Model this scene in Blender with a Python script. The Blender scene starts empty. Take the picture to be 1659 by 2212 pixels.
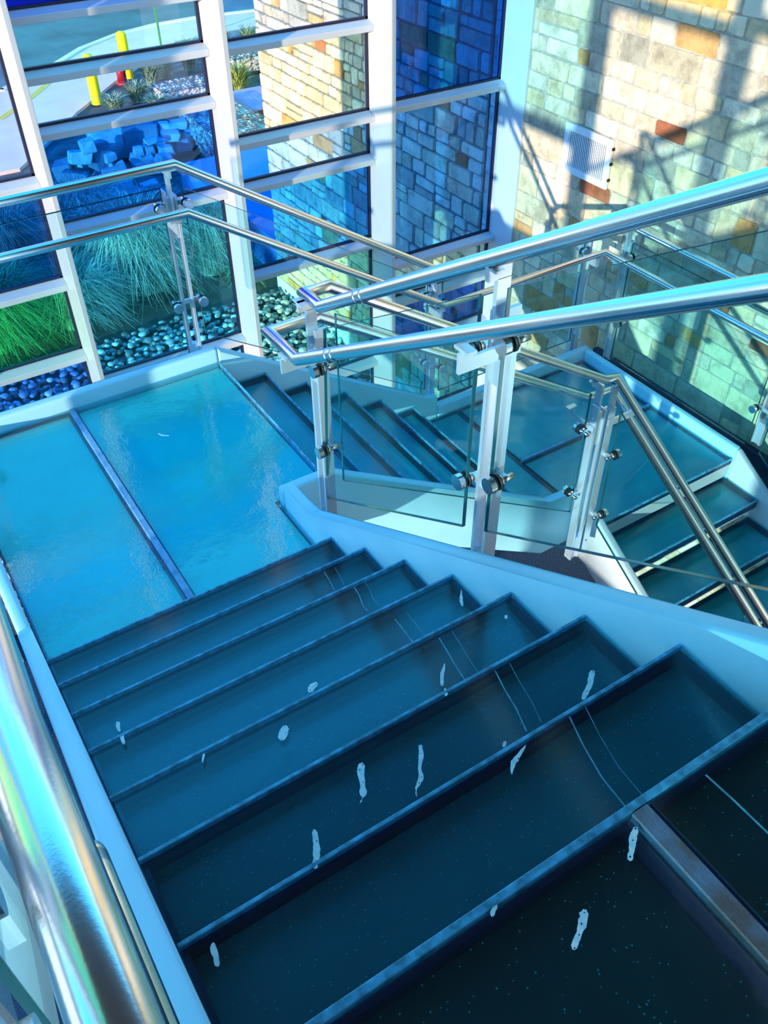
import bpy, bmesh, math, random
from mathutils import Vector, Matrix
random.seed(7)
R = 0.17; T = 0.28126; W1 = 1.2316          # rise, going, flight width
ZA = -8*R; ZB = ZA - 6*R; T2 = 0.275        # the two landings
FLOOR = -4.59; GROUND = -4.70
C = bpy.context.scene.collection

# ------------------------------------------------------------------ helpers
def link(name, bm, m, parent=None, smooth=False):
    me = bpy.data.meshes.new(name)
    bmesh.ops.recalc_face_normals(bm, faces=bm.faces[:])
    bm.to_mesh(me); bm.free()
    me.materials.append(m)
    if smooth:
        for p in me.polygons: p.use_smooth = True
    o = bpy.data.objects.new(name, me); C.objects.link(o)
    if parent: o.parent = parent
    return o
def tag(o, label, cat, group=None, kind=None):
    o['label'] = label; o['category'] = cat
    if group: o['group'] = group
    if kind: o['kind'] = kind
    return o
def thing(name, label, cat, group=None, kind=None):
    o = bpy.data.objects.new(name, None); C.objects.link(o)
    return tag(o, label, cat, group, kind)
def struct(o, label=None, cat=None):
    o['kind'] = 'structure'
    if label: o['label'] = label
    if cat: o['category'] = cat
    return o
def box(bm, x0, x1, y0, y1, z0, z1, bev=0, seg=2):
    vs = [bm.verts.new((x, y, z)) for x in (x0, x1) for y in (y0, y1) for z in (z0, z1)]
    f = [(0,1,3,2),(4,6,7,5),(0,4,5,1),(2,3,7,6),(0,2,6,4),(1,5,7,3)]
    fs = [bm.faces.new([vs[i] for i in q]) for q in f]
    if bev:
        es = {e for q in fs for e in q.edges}
        bmesh.ops.bevel(bm, geom=list(es), offset=bev, segments=seg, affect='EDGES', profile=0.5)
    return bm
def prism(bm, pts, d, bev=0, seg=2):
    """closed polygon pts (3D) extruded by the vector d"""
    a = [bm.verts.new(p) for p in pts]; b = [bm.verts.new(Vector(p)+Vector(d)) for p in pts]
    n = len(pts); fs = [bm.faces.new(a), bm.faces.new(b[::-1])]
    fs += [bm.faces.new((a[i], b[i], b[(i+1) % n], a[(i+1) % n])) for i in range(n)]
    if bev:
        es = {e for q in fs for e in q.edges}
        bmesh.ops.bevel(bm, geom=list(es), offset=bev, segments=seg, affect='EDGES', profile=0.5)
    return bm
def tube(bm, path, r, n=20, closed=False, caps=True):
    P = [Vector(p) for p in path]; rings = []
    def dirs(i):
        din = (P[i]-P[i-1]).normalized() if i > 0 else None
        dout = (P[i+1]-P[i]).normalized() if i < len(P)-1 else None
        return din or dout, dout or din
    d0 = (P[1]-P[0]).normalized()
    up = Vector((0,0,1)) if abs(d0.z) < .95 else Vector((1,0,0))
    u = d0.cross(up).normalized(); v = u.cross(d0).normalized()
    prev = [P[0] + u*(r*math.cos(2*math.pi*k/n)) + v*(r*math.sin(2*math.pi*k/n)) for k in range(n)]
    rings.append([bm.verts.new(p) for p in prev])
    for i in range(1, len(P)):
        din, dout = dirs(i)
        nrm = (din+dout)
        nrm = nrm.normalized() if nrm.length > 1e-6 else din
        cur = []
        for p in prev:                                     # slide each generator to the mitre plane
            q = p + din*((P[i]-p).dot(nrm)/din.dot(nrm)); cur.append(q)
        rings.append([bm.verts.new(p) for p in cur]); prev = cur
    for a, b in zip(rings[:-1], rings[1:]):
        for k in range(n): bm.faces.new((a[k], a[(k+1)%n], b[(k+1)%n], b[k]))
    if caps:
        bm.faces.new(rings[0][::-1]); bm.faces.new(rings[-1])
    return bm
def cyl(bm, a, b, r, n=16): return tube(bm, [a, b], r, n)
def rod(a, b, r, n=16):
    return cyl(bmesh.new(), a, b, r, n)
def smooth_tube(name, path, r, m, parent, n=24):
    o = link(name, tube(bmesh.new(), path, r, n), m, parent, True)
    return o

# ------------------------------------------------------------------ materials
def mat(name):
    m = bpy.data.materials.new(name); m.use_nodes = True
    nt = m.node_tree; nt.nodes.clear()
    out = nt.nodes.new('ShaderNodeOutputMaterial')
    return m, nt, out
def N(nt, t, **kw):
    n = nt.nodes.new(t)
    for k, v in kw.items():
        if k in n.inputs: n.inputs[k].default_value = v
        else: setattr(n, k, v)
    return n
def c4(c): return (c[0], c[1], c[2], 1)
def pbr(name, col, rough=.5, metal=0, var=0, scale=8, bump=0, bscale=40, col2=None, coat=0, spec=.5, stretch=None, detail=6):
    m, nt, out = mat(name)
    b = N(nt, 'ShaderNodeBsdfPrincipled', Roughness=rough, Metallic=metal)
    b.inputs['Base Color'].default_value = c4(col)
    b.inputs['Coat Weight'].default_value = coat
    b.inputs['Specular IOR Level'].default_value = spec
    tc = N(nt, 'ShaderNodeTexCoord')
    src = tc.outputs['Object']
    if stretch:
        mp = N(nt, 'ShaderNodeMapping'); mp.inputs['Scale'].default_value = stretch
        nt.links.new(src, mp.inputs['Vector']); src = mp.outputs['Vector']
    if var or col2:
        no = N(nt, 'ShaderNodeTexNoise', Scale=scale, Detail=detail)
        nt.links.new(src, no.inputs['Vector'])
        rp = N(nt, 'ShaderNodeValToRGB')
        rp.color_ramp.elements[0].position = .35; rp.color_ramp.elements[1].position = .65
        rp.color_ramp.elements[0].color = c4([max(0, x*(1-var)) for x in col])
        rp.color_ramp.elements[1].color = c4(col2 if col2 else [min(1, x*(1+var)) for x in col])
        nt.links.new(no.outputs['Fac'], rp.inputs['Fac']); nt.links.new(rp.outputs['Color'], b.inputs['Base Color'])
    if bump:
        n2 = N(nt, 'ShaderNodeTexNoise', Scale=bscale, Detail=5)
        nt.links.new(src, n2.inputs['Vector'])
        bp = N(nt, 'ShaderNodeBump', Strength=bump, Distance=.01)
        nt.links.new(n2.outputs['Fac'], bp.inputs['Height']); nt.links.new(bp.outputs['Normal'], b.inputs['Normal'])
    nt.links.new(b.outputs['BSDF'], out.inputs['Surface'])
    return m
def schlick(nt, gain=1.0, f0=.04):
    """reflectance of plain glass, the same from both sides"""
    lw = N(nt, 'ShaderNodeLayerWeight', Blend=.5)
    p5 = N(nt, 'ShaderNodeMath', operation='POWER'); p5.inputs[1].default_value = 5
    ma = N(nt, 'ShaderNodeMath', operation='MULTIPLY_ADD'); ma.inputs[1].default_value = (1-f0)*gain; ma.inputs[2].default_value = f0*gain
    nt.links.new(lw.outputs['Facing'], p5.inputs[0]); nt.links.new(p5.outputs[0], ma.inputs[0])
    return ma.outputs[0]
def glass(name, tint, rough=.0, gain=.55):
    m, nt, out = mat(name)
    t = N(nt, 'ShaderNodeBsdfTransparent'); t.inputs['Color'].default_value = c4(tint)
    g = N(nt, 'ShaderNodeBsdfGlossy', Roughness=rough)
    mx = N(nt, 'ShaderNodeMixShader')
    nt.links.new(schlick(nt, gain), mx.inputs[0])
    nt.links.new(t.outputs[0], mx.inputs[1]); nt.links.new(g.outputs[0], mx.inputs[2])
    nt.links.new(mx.outputs[0], out.inputs['Surface'])
    return m
def tread_glass(name, tint, wob=.12, f0=.05, ro=.05):
    """clear top layer of a glass tread: slightly wavy, tinted, with fine specks in it"""
    m, nt, out = mat(name)
    tc = N(nt, 'ShaderNodeTexCoord')
    t = N(nt, 'ShaderNodeBsdfTransparent'); t.inputs['Color'].default_value = c4(tint)
    g = N(nt, 'ShaderNodeBsdfGlossy', Roughness=ro)
    no = N(nt, 'ShaderNodeTexNoise', Scale=9, Detail=4, Roughness=.6)
    bp = N(nt, 'ShaderNodeBump', Strength=wob, Distance=.02)
    nt.links.new(tc.outputs['Object'], no.inputs['Vector']); nt.links.new(no.outputs['Fac'], bp.inputs['Height'])
    nt.links.new(bp.outputs['Normal'], g.inputs['Normal'])
    mx = N(nt, 'ShaderNodeMixShader')
    nt.links.new(schlick(nt, 1, f0), mx.inputs[0]); nt.links.new(t.outputs[0], mx.inputs[1]); nt.links.new(g.outputs[0], mx.inputs[2])
    nt.links.new(mx.outputs[0], out.inputs['Surface'])
    return m
def speckled(name, base, base2, speck, rough=.3, vs=150, th=.05, scale=2.2):
    """frosted interlayer: mottled teal with tiny pale specks"""
    m, nt, out = mat(name)
    tc = N(nt, 'ShaderNodeTexCoord')
    b = N(nt, 'ShaderNodeBsdfPrincipled', Roughness=rough)
    no = N(nt, 'ShaderNodeTexNoise', Scale=scale, Detail=7, Roughness=.6)
    rp = N(nt, 'ShaderNodeValToRGB')
    rp.color_ramp.elements[0].position = .36; rp.color_ramp.elements[1].position = .66
    rp.color_ramp.elements[0].color = c4(base); rp.color_ramp.elements[1].color = c4(base2)
    vo = N(nt, 'ShaderNodeTexVoronoi', Scale=vs)
    lt = N(nt, 'ShaderNodeMath', operation='LESS_THAN'); lt.inputs[1].default_value = th
    n2 = N(nt, 'ShaderNodeTexNoise', Scale=30, Detail=2)
    gt = N(nt, 'ShaderNodeMath', operation='GREATER_THAN'); gt.inputs[1].default_value = .5
    mu = N(nt, 'ShaderNodeMath', operation='MULTIPLY')
    mx = N(nt, 'ShaderNodeMix', data_type='RGBA')
    mx.inputs[7].default_value = c4(speck)
    for s in (no, vo, n2): nt.links.new(tc.outputs['Object'], s.inputs['Vector'])
    nt.links.new(no.outputs['Fac'], rp.inputs['Fac'])
    nt.links.new(vo.outputs['Distance'], lt.inputs[0]); nt.links.new(n2.outputs['Fac'], gt.inputs[0])
    nt.links.new(lt.outputs[0], mu.inputs[0]); nt.links.new(gt.outputs[0], mu.inputs[1])
    nt.links.new(mu.outputs[0], mx.inputs[0]); nt.links.new(rp.outputs['Color'], mx.inputs[6])
    nt.links.new(mx.outputs[2], b.inputs['Base Color']); nt.links.new(b.outputs['BSDF'], out.inputs['Surface'])
    return m
def stone_mat(name, mul=(1,1,1), bump=.8):
    """per-stone colour from the mesh, mottled"""
    m, nt, out = mat(name)
    tc = N(nt, 'ShaderNodeTexCoord')
    at = N(nt, 'ShaderNodeAttribute', attribute_name='stone')
    b = N(nt, 'ShaderNodeBsdfPrincipled', Roughness=.85)
    b.inputs['Specular IOR Level'].default_value = .2
    no = N(nt, 'ShaderNodeTexNoise', Scale=7, Detail=10, Roughness=.7)
    rp = N(nt, 'ShaderNodeValToRGB')
    rp.color_ramp.elements[0].position = .27; rp.color_ramp.elements[1].position = .56
    rp.color_ramp.elements[0].color = c4([.46*x for x in mul]); rp.color_ramp.elements[1].color = c4([1.1*x for x in mul])
    mx = N(nt, 'ShaderNodeMix', data_type='RGBA', blend_type='MULTIPLY'); mx.inputs[0].default_value = 1
    n2 = N(nt, 'ShaderNodeTexNoise', Scale=28, Detail=8, Roughness=.7)
    bp = N(nt, 'ShaderNodeBump', Strength=bump, Distance=.015)
    nt.links.new(tc.outputs['Object'], no.inputs['Vector']); nt.links.new(tc.outputs['Object'], n2.inputs['Vector'])
    nt.links.new(no.outputs['Fac'], rp.inputs['Fac']); nt.links.new(at.outputs['Color'], mx.inputs[6]); nt.links.new(rp.outputs['Color'], mx.inputs[7])
    nt.links.new(mx.outputs[2], b.inputs['Base Color']); nt.links.new(n2.outputs['Fac'], bp.inputs['Height'])
    nt.links.new(bp.outputs['Normal'], b.inputs['Normal']); nt.links.new(b.outputs['BSDF'], out.inputs['Surface'])
    return m
M = {}
M['paint']   = pbr('white_painted_steel', (.56,.61,.68), .38, var=.03, scale=3, bump=.03, bscale=220)
M['string']  = pbr('pale_blue_painted_steel', (.38,.80,.98), .40, var=.04, scale=3, bump=.04, bscale=260)
M['rail']    = pbr('brushed_stainless', (.80,.80,.82), .20, 1, bump=.015, bscale=300)
M['plate']   = pbr('satin_stainless', (.64,.76,.88), .28, .65)
M['rubber']  = pbr('black_rubber', (.008,.009,.012), .6)
M['gasket']  = pbr('dark_gasket', (.006,.010,.05), .5)
M['tray']    = pbr('navy_tread_tray', (.005,.022,.085), .35)
M['nosing']  = pbr('ground_glass_edge', (.08,.38,.58), .40, var=.40, scale=38, bump=.15, bscale=90)
M['tglass']  = tread_glass('clear_tread_glass', (.60,.90,.95), .05, .045, .13)
M['lglass']  = tread_glass('wavy_landing_glass', (.70,.94,.98), .14, .08, .015)
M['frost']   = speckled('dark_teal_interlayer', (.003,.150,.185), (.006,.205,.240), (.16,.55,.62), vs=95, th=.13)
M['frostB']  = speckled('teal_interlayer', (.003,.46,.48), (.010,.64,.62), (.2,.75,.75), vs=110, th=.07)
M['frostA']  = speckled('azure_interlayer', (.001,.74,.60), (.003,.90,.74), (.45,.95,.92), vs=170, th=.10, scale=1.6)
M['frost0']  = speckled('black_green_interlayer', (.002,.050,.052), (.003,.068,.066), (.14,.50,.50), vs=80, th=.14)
M['rusty']   = pbr('worn_brown_bar', (.20,.12,.11), .55, col2=(.22,.26,.36), scale=14, bump=.3, bscale=120)
M['bluebar'] = pbr('worn_blue_bar', (.10,.30,.55), .5, col2=(.22,.48,.72), scale=22, bump=.2, bscale=120)
M['white_mark']   = pbr('white_glint_mark', (.97,.98,.98), .5, col2=(.60,.82,.90), scale=70)  # white of the light reflections painted onto the glass treads
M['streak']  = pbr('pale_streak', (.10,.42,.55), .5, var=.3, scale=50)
M['rglass']  = glass('rail_glass', (.82,.965,.975))
M['redge']   = pbr('dark_glass_edge', (.01,.10,.13), .10, spec=1.0)
M['carpet']  = pbr('speckled_navy_carpet', (.001,.008,.03), .95, col2=(.018,.07,.15), scale=95, detail=2)
M['stone']   = stone_mat('ashlar_sandstone', (.95,.84,.70))
M['pebble']  = stone_mat('loose_stone', (1,1,1))
M['mortar']  = pbr('grey_mortar', (.44,.39,.33), .95, var=.2, scale=20, bump=.4, bscale=90)
M['mortar2'] = pbr('dark_raked_joint', (.16,.16,.16), .95, var=.2, scale=20)
M['found']   = pbr('white_footing', (.72,.76,.76), .8, var=.08, scale=5)
M['concrete']= pbr('pale_concrete', (1.0,.66,.56), .9, var=.07, scale=1.5, bump=.1, bscale=30)
M['kerb']    = pbr('white_kerb', (.98,.76,.64), .8, var=.05, scale=2)
M['asphalt'] = pbr('blue_grey_asphalt', (.085,.17,.20), .9, var=.25, scale=.8, bump=.2, bscale=60)
M['soil']    = pbr('planting_soil', (.055,.055,.05), .95, col2=(.12,.13,.12), scale=3, bump=.5, bscale=25)
M['gravel']  = pbr('gravel_strip', (.18,.17,.17), .95, col2=(.38,.36,.34), scale=30, bump=.6, bscale=40)
M['yellow']  = pbr('yellow_paint', (.95,.72,.0), .4)
M['line']    = pbr('yellow_road_paint', (.95,.60,.08), .8, var=.1, scale=10)
M['red']     = pbr('dark_red_enamel', (.32,.005,.02), .4)
M['silver']  = pbr('silver_enamel', (.62,.68,.72), .4)
M['green']   = pbr('green_post', (.02,.22,.08), .5)
M['wire']    = pbr('galvanised_wire', (.16,.16,.17), .5, .6)
M['rock']    = pbr('quarry_rock', (.34,.37,.39), .9, col2=(.66,.68,.68), scale=3.5, bump=.7, bscale=9)
M['rockD']   = pbr('dark_boulder', (.12,.15,.19), .9, col2=(.26,.29,.33), scale=2.2, bump=.8, bscale=6)
M['cob']     = [pbr('cobble_'+n, c, .6, var=.25, scale=14) for n, c in
                (('grey',(.42,.45,.50)),('blue',(.28,.34,.42)),('pale',(.78,.80,.82)),('buff',(.56,.54,.50)),('dark',(.17,.20,.24)))]
M['slabtop'] = pbr('lilac_cap_slab', (.55,.32,.68), .8, var=.06, scale=3)
M['corten']  = pbr('rust_brown_edge', (.36,.08,.03), .8, var=.3, scale=6)
M['blueslab']= pbr('smooth_slab', (.20,.36,.55), .7, var=.05, scale=4, bump=.1, bscale=16)
M['vent']    = pbr('white_grille', (.80,.84,.92), .45)
M['ventdk']  = pbr('grille_recess', (.02,.04,.09), .8)
def blade_mat(name, a, b):
    m, nt, out = mat(name)
    d = N(nt, 'ShaderNodeBsdfPrincipled', Roughness=.6)
    at = N(nt, 'ShaderNodeAttribute', attribute_name='shade')
    rp = N(nt, 'ShaderNodeValToRGB')
    rp.color_ramp.elements[0].color = c4(a); rp.color_ramp.elements[1].color = c4(b)
    nt.links.new(at.outputs['Fac'], rp.inputs['Fac']); nt.links.new(rp.outputs['Color'], d.inputs['Base Color'])
    nt.links.new(d.outputs[0], out.inputs['Surface'])
    return m
M['grassG'] = blade_mat('green_grass_blades', (.02,.14,.05), (.42,.85,.50))
M['grassT'] = blade_mat('grey_green_grass_blades', (.03,.12,.11), (.80,.95,.88))
M['sage']   = blade_mat('sage_leaves', (.06,.15,.09), (.52,.62,.40))
M['shrubY'] = blade_mat('yellow_green_leaves', (.08,.13,.02), (.55,.58,.16))

# ------------------------------------------------------------------ stair flights and landings
def glint_bm(z, pts, wob=0.25, seed=1):
    """white reflection painted as a flat shape: overlapping rounded blobs along a path, with a few holes"""
    rnd = random.Random(seed); bm = bmesh.new()
    L = []; Rr = []
    for i, (x, y, w) in enumerate(pts):
        w = max(w, .0011)
        a = Vector(pts[max(0, i-1)][:2]); b = Vector(pts[min(len(pts)-1, i+1)][:2])
        d = (b-a); d = d.normalized() if d.length > 1e-6 else Vector((1,0))
        n = Vector((-d.y, d.x)); p = Vector((x, y))
        L.append(p + n*w*rnd.uniform(.75, 1.2)); Rr.append(p - n*w*rnd.uniform(.75, 1.2))
    a0 = Vector(pts[0][:2]); d = (Vector(pts[0][:2])-Vector(pts[-1][:2]))
    d = d.normalized() if d.length > 1e-6 else Vector((0,1))
    ring = [a0 + d*pts[0][2]*.9] + L + [Vector(pts[-1][:2]) - d*max(pts[-1][2], .001)*.9] + Rr[::-1]
    # round the outline once
    out = []; w_ = max(p_[2] for p_ in pts)
    for i in range(len(ring)):
        p, q = ring[i], ring[(i+1) % len(ring)]
        for f_ in (.2, .5, .8):
            k = p.lerp(q, f_); out.append(k + Vector((rnd.uniform(-1,1), rnd.uniform(-1,1)))*min(.0014, max(w_*.22, .0001)))
    top = [bm.verts.new((p.x, p.y, z+.0012)) for p in out]; bot = [bm.verts.new((p.x, p.y, z)) for p in out]
    bm.faces.new(top); n = len(out)
    for i in range(n): bm.faces.new((top[i], bot[i], bot[(i+1)%n], top[(i+1)%n]))
    return bm
def glint_dots(parent, z, pts, seed):
    """tiny dark dots laid on a large painted glint"""
    rnd = random.Random(seed)
    for (x, y, w) in pts:
        if w < .0050 or rnd.random() < .25: continue
        bm = bmesh.new(); cx, cy = x+rnd.uniform(-.4,.4)*w, y+rnd.uniform(-.4,.4)*w; r = rnd.uniform(.0009,.0017)
        bm.faces.new([bm.verts.new((cx+r*math.cos(a)*1.2, cy+r*math.sin(a), z+.0017)) for a in [k*math.pi/4 for k in range(8)]])
        link('dark_spot', bm, M['tray'], parent)
def ribbon_bm(z, pts, w):
    bm = bmesh.new(); prev = None
    for i, (x, y) in enumerate(pts):
        a = Vector(pts[max(0,i-1)]); b = Vector(pts[min(len(pts)-1,i+1)]); d = (b-a).normalized(); n = Vector((-d.y, d.x))*w
        cur = (bm.verts.new((x+n.x, y+n.y, z)), bm.verts.new((x-n.x, y-n.y, z)))
        if prev: bm.faces.new((prev[0], prev[1], cur[1], cur[0]))
        prev = cur
    return bm
GLINT = {3:[[(.112,1.299,.0063),(.108,1.27,.0054)]],
 4:[[(.100,1.123,.0054),(.094,1.095,.0054)],[(.634,.984,.009),(.622,.980,.010),(.610,.970,.009)],[(1.209,1.053,.0018),(1.185,1.021,.0054),(1.177,1.008,.0045),(1.172,.995,.001)]],
 5:[[(.450,.790,.009),(.438,.780,.013),(.428,.766,.010)],[(.908,.735,.0027),(.88,.707,.0054),(.863,.682,.0054)],[(.242,.831,.0027),(.236,.822,.003),(.230,.812,.001)],[(1.157,.780,.004),(1.151,.774,.004)]],
 6:[[(.507,.501,.0072),(.497,.49,.009),(.485,.464,.0063),(.472,.439,.0063),(.464,.431,.001),(.455,.424,.0009)],
    [(.644,.47,.0045),(.633,.451,.0054),(.613,.429,.0036),(.6,.403,.0063),(.589,.396,.0054),(.574,.386,.0009),(.566,.371,.0012)],
    [(.338,.420,.0063),(.331,.399,.0063),(.322,.379,.0072),(.312,.362,.006)],[(.783,.567,.0045),(.774,.553,.004)],
    [(1.117,.414,.0072),(1.091,.393,.0063),(1.065,.377,.0063),(1.045,.369,.0054)],[(.812,.374,.0036),(.803,.367,.0036)]],
 7:[[(.279,.286,.0063),(.272,.275,.005)],[(.762,.266,.0009),(.729,.251,.0054),(.713,.247,.0045),(.696,.23,.0009)],[(.056,.249,.0054),(.052,.233,.0045),(.049,.215,.0045)]],
 8:[[(.729,-.038,.0054),(.71,-.049,.0054),(.698,-.06,.0045),(.684,-.07,.0054)],[(.561,-.096,.0072),(.547,-.106,.0072),(.529,-.116,.0054),(.513,-.126,.0054)],[(.450,-.012,.0036),(.437,-.020,.0036)]]}
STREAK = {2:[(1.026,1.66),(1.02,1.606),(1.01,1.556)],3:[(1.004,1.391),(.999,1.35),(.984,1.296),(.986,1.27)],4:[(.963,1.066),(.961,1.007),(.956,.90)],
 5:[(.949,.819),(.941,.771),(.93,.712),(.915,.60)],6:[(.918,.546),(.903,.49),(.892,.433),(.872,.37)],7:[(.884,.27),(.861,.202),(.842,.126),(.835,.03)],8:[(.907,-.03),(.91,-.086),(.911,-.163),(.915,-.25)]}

def tread(parent, x0, x1, y0, y1, z, frost, edge, lip=.012, depth=.046, riser=0, glassm='tglass', name='tread', nose=.006):
    """a glass tread or landing panel.  y0..y1, x0..x1 outer size; edge = side that carries the ground nosing ('+y','-y','+x',None)"""
    g = .014
    t = link(name, box(bmesh.new(), x0+.002, x1-.002, y0+.002, y1-.002, z-g, z, .002, 1), M[glassm], parent)
    bm = bmesh.new()                                          # the tray: a shallow dark box open at the top
    b = z-g-.001
    box(bm, x0, x1, y0, y1, b-depth-.01, b-depth)
    box(bm, x0, x0+lip, y0, y1, b-depth, b-.002); box(bm, x1-lip, x1, y0, y1, b-depth, b-.002)
    box(bm, x0+lip, x1-lip, y0, y0+lip, b-depth, b-.002); box(bm, x0+lip, x1-lip, y1-lip, y1, b-depth, b-.002)
    link('tray', bm, M['tray'], t)
    link('frosted_layer', box(bmesh.new(), x0+lip+.001, x1-lip-.001, y0+lip+.001, y1-lip-.001, b-depth+.001, b-depth+.006), M[frost], t)
    if edge:
        bm = bmesh.new()
        if edge == '+y': box(bm, x0, x1, y1-nose, y1+.003, z-g, z+.0025, .0015, 1)
        if edge == '-y': box(bm, x0, x1, y0-.003, y0+nose, z-g, z+.0025, .0015, 1)
        if edge == '+x': box(bm, x1-nose, x1+.003, y0, y1, z-g, z+.0025, .0015, 1)
        link('nosing', bm, M['nosing'], t)
    if riser:
        bm = bmesh.new()
        if edge == '-y': box(bm, x0, x1, y0+.004, y0+.012, z-g-riser, z-g-.003)
        if edge == '+x': box(bm, x1-.012, x1-.004, y0, y1, z-g-riser, z-g-.003)
        link('riser_plate', bm, M['paint'], t)
    return t

# upper flight: from the top landing down to the glass landing, running along +y
F1 = thing('stair_flight', 'near blue steel stair flight with dark teal glass treads painted with white glints', 'staircase')
for i in range(1, 8):
    yn = (8-i)*T; z = -(8-i)*R
    t = tread(F1, .004, W1-.004, yn-T-(.03 if i < 8 else 0), yn, z, 'frost', '+y')
    for j, s in enumerate(GLINT.get(i, [])):
        o = link('painted_glint', glint_bm(z+.0004, s, seed=i*10+j), M['white_mark'], t); o['label'] = 'white reflection painted on the tread'  # bright reflection on the glass, painted as a flat white shape
        glint_dots(t, z, s, i*10+j)
    if i in STREAK:
        for dx, w in ((0, .0016), (.045, .0008)):
            link('streak', ribbon_bm(z+.0006, [(x+dx, y) for x, y in STREAK[i]], w), M['streak'], t)
def stringer_y(x0, x1, ya, yb, z_at_ya, slope, up=.08, dn=.30, la=0, lb=0, bev=.016):
    """stringer in the yz plane; sloped from ya to yb, level run la before ya and lb after yb"""
    zb = z_at_ya + slope*(yb-ya)
    top = [(x0, ya-la, z_at_ya+up)] if la else []
    top += [(x0, ya, z_at_ya+up), (x0, yb, zb+up)]
    if lb: top.append((x0, yb+lb, zb+up))
    bot = []
    if lb: bot.append((x0, yb+lb, zb-dn))
    bot += [(x0, yb, zb-dn), (x0, ya, z_at_ya-dn)]
    if la: bot.append((x0, ya-la, z_at_ya-dn))
    return prism(bmesh.new(), top+bot, (x1-x0, 0, 0), bev, 4)
def stringer_x(y0, y1, xa, xb, za, slope, up=.08, dn=.30, la=0, lb=0, bev=.016):
    zb = za + slope*(xb-xa)
    top = [(xa-la, y0, za+up)] if la else []
    top += [(xa, y0, za+up), (xb, y0, zb+up)]
    if lb: top.append((xb+lb, y0, zb+up))
    bot = [(xb+lb, y0, zb-dn)] if lb else []
    bot += [(xb, y0, zb-dn), (xa, y0, za-dn)]
    if la: bot.append((xa-la, y0, za-dn))
    return prism(bmesh.new(), top+bot, (0, y1-y0, 0), bev, 4)
SL = -R/T
link('stringer', stringer_y(W1, W1+.055, 0, 2.17, 0, SL, la=2.2, lb=.268), M['string'], F1, True)
link('stringer', stringer_y(-.055, 0, 0, 2.17, 0, SL, la=2.2, lb=.05), M['string'], F1, True)

# top landing, in front of the camera's feet
L0 = thing('glass_landing', 'dark glass floor at the head of the stairs with a worn brown dividing bar', 'landing')
t8 = tread(L0, .004, .735, -2.2, -.013, 0, 'frost0', None, name='glass_panel')
for j, s in enumerate(GLINT[8]):
    link('painted_glint', glint_bm(.0004, s, seed=80+j), M['white_mark'], t8)['label'] = 'white reflection painted on the tread'
    glint_dots(t8, 0, s, 80+j)
t8b = tread(L0, .785, W1-.004, -2.2, -.013, 0, 'frost0', None, name='glass_panel')
tread(L0, -.74, -.060, -2.2, -.013, 0, 'frost0', None, name='glass_panel')
link('nosing', box(bmesh.new(), .004, W1-.004, -.012, .003, -.016, .0025, .0015, 1), M['nosing'], L0)
link('streak', ribbon_bm(.0006, STREAK[8], .002), M['streak'], t8b)
link('divider_bar', box(bmesh.new(), .742, .779, -2.2, -.014, -.05, .003, .002, 1), M['rusty'], L0)['label'] = 'worn brown bar'

# the first glass landing
LA = thing('glass_landing', 'bright azure glass landing beside the pebble bed with a thin blue centre bar', 'landing')
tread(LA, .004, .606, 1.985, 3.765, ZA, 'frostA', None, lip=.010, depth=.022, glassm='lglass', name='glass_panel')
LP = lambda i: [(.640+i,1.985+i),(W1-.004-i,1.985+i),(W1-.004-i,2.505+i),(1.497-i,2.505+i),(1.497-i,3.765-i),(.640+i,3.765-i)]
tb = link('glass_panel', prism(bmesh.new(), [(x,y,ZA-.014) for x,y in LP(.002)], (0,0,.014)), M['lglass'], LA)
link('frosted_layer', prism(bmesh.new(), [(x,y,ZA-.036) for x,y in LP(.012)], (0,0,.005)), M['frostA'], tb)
link('tray', prism(bmesh.new(), [(x,y,ZA-.050) for x,y in LP(0)], (0,0,.012)), M['tray'], tb)
link('nosing', box(bmesh.new(), 1.492, 1.500, 2.505, 3.765, ZA-.014, ZA+.0025, .001, 1), M['nosing'], tb)
link('streak', ribbon_bm(ZA+.0006, [(.939,3.299),(.953,3.271),(.979,3.254)], .003), M['white_mark'], tb)
link('divider_bar', box(bmesh.new(), .608, .638, 1.93, 3.765, ZA-.05, ZA+.003, .002, 1), M['bluebar'], LA)
link('edge_beam', box(bmesh.new(), -.055, 1.50, 3.77, 3.832, ZA-.30, ZA+.08, .016, 4), M['string'], LA, True)
link('edge_beam', box(bmesh.new(), -.055, 0, 2.22, 3.77, ZA-.30, ZA+.08, .016, 4), M['string'], LA, True)
link('corner_beam', box(bmesh.new(), W1, 1.498, 2.44, 2.50, ZA-.30, ZA+.08, .016, 4), M['string'], LA, True)

# middle flight: along +x
F2 = thing('stair_flight', 'middle teal glass flight running across under the glass wall between two landings', 'staircase')
for i in range(1, 6):
    z = ZA - i*R; xn = 1.50 + i*T2
    tread(F2, xn-T2-.03, xn, 2.50, 3.765, z, 'frostB', '+x', riser=.05)
SL2 = -R/T2
link('stringer', stringer_x(3.77, 3.832, 1.50, 3.00, ZA, SL2, dn=.28, lb=.10), M['string'], F2, True)
link('stringer', stringer_x(2.44, 2.50, 1.50, 3.00, ZA, SL2, dn=.36, lb=.25), M['string'], F2, True)

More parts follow.
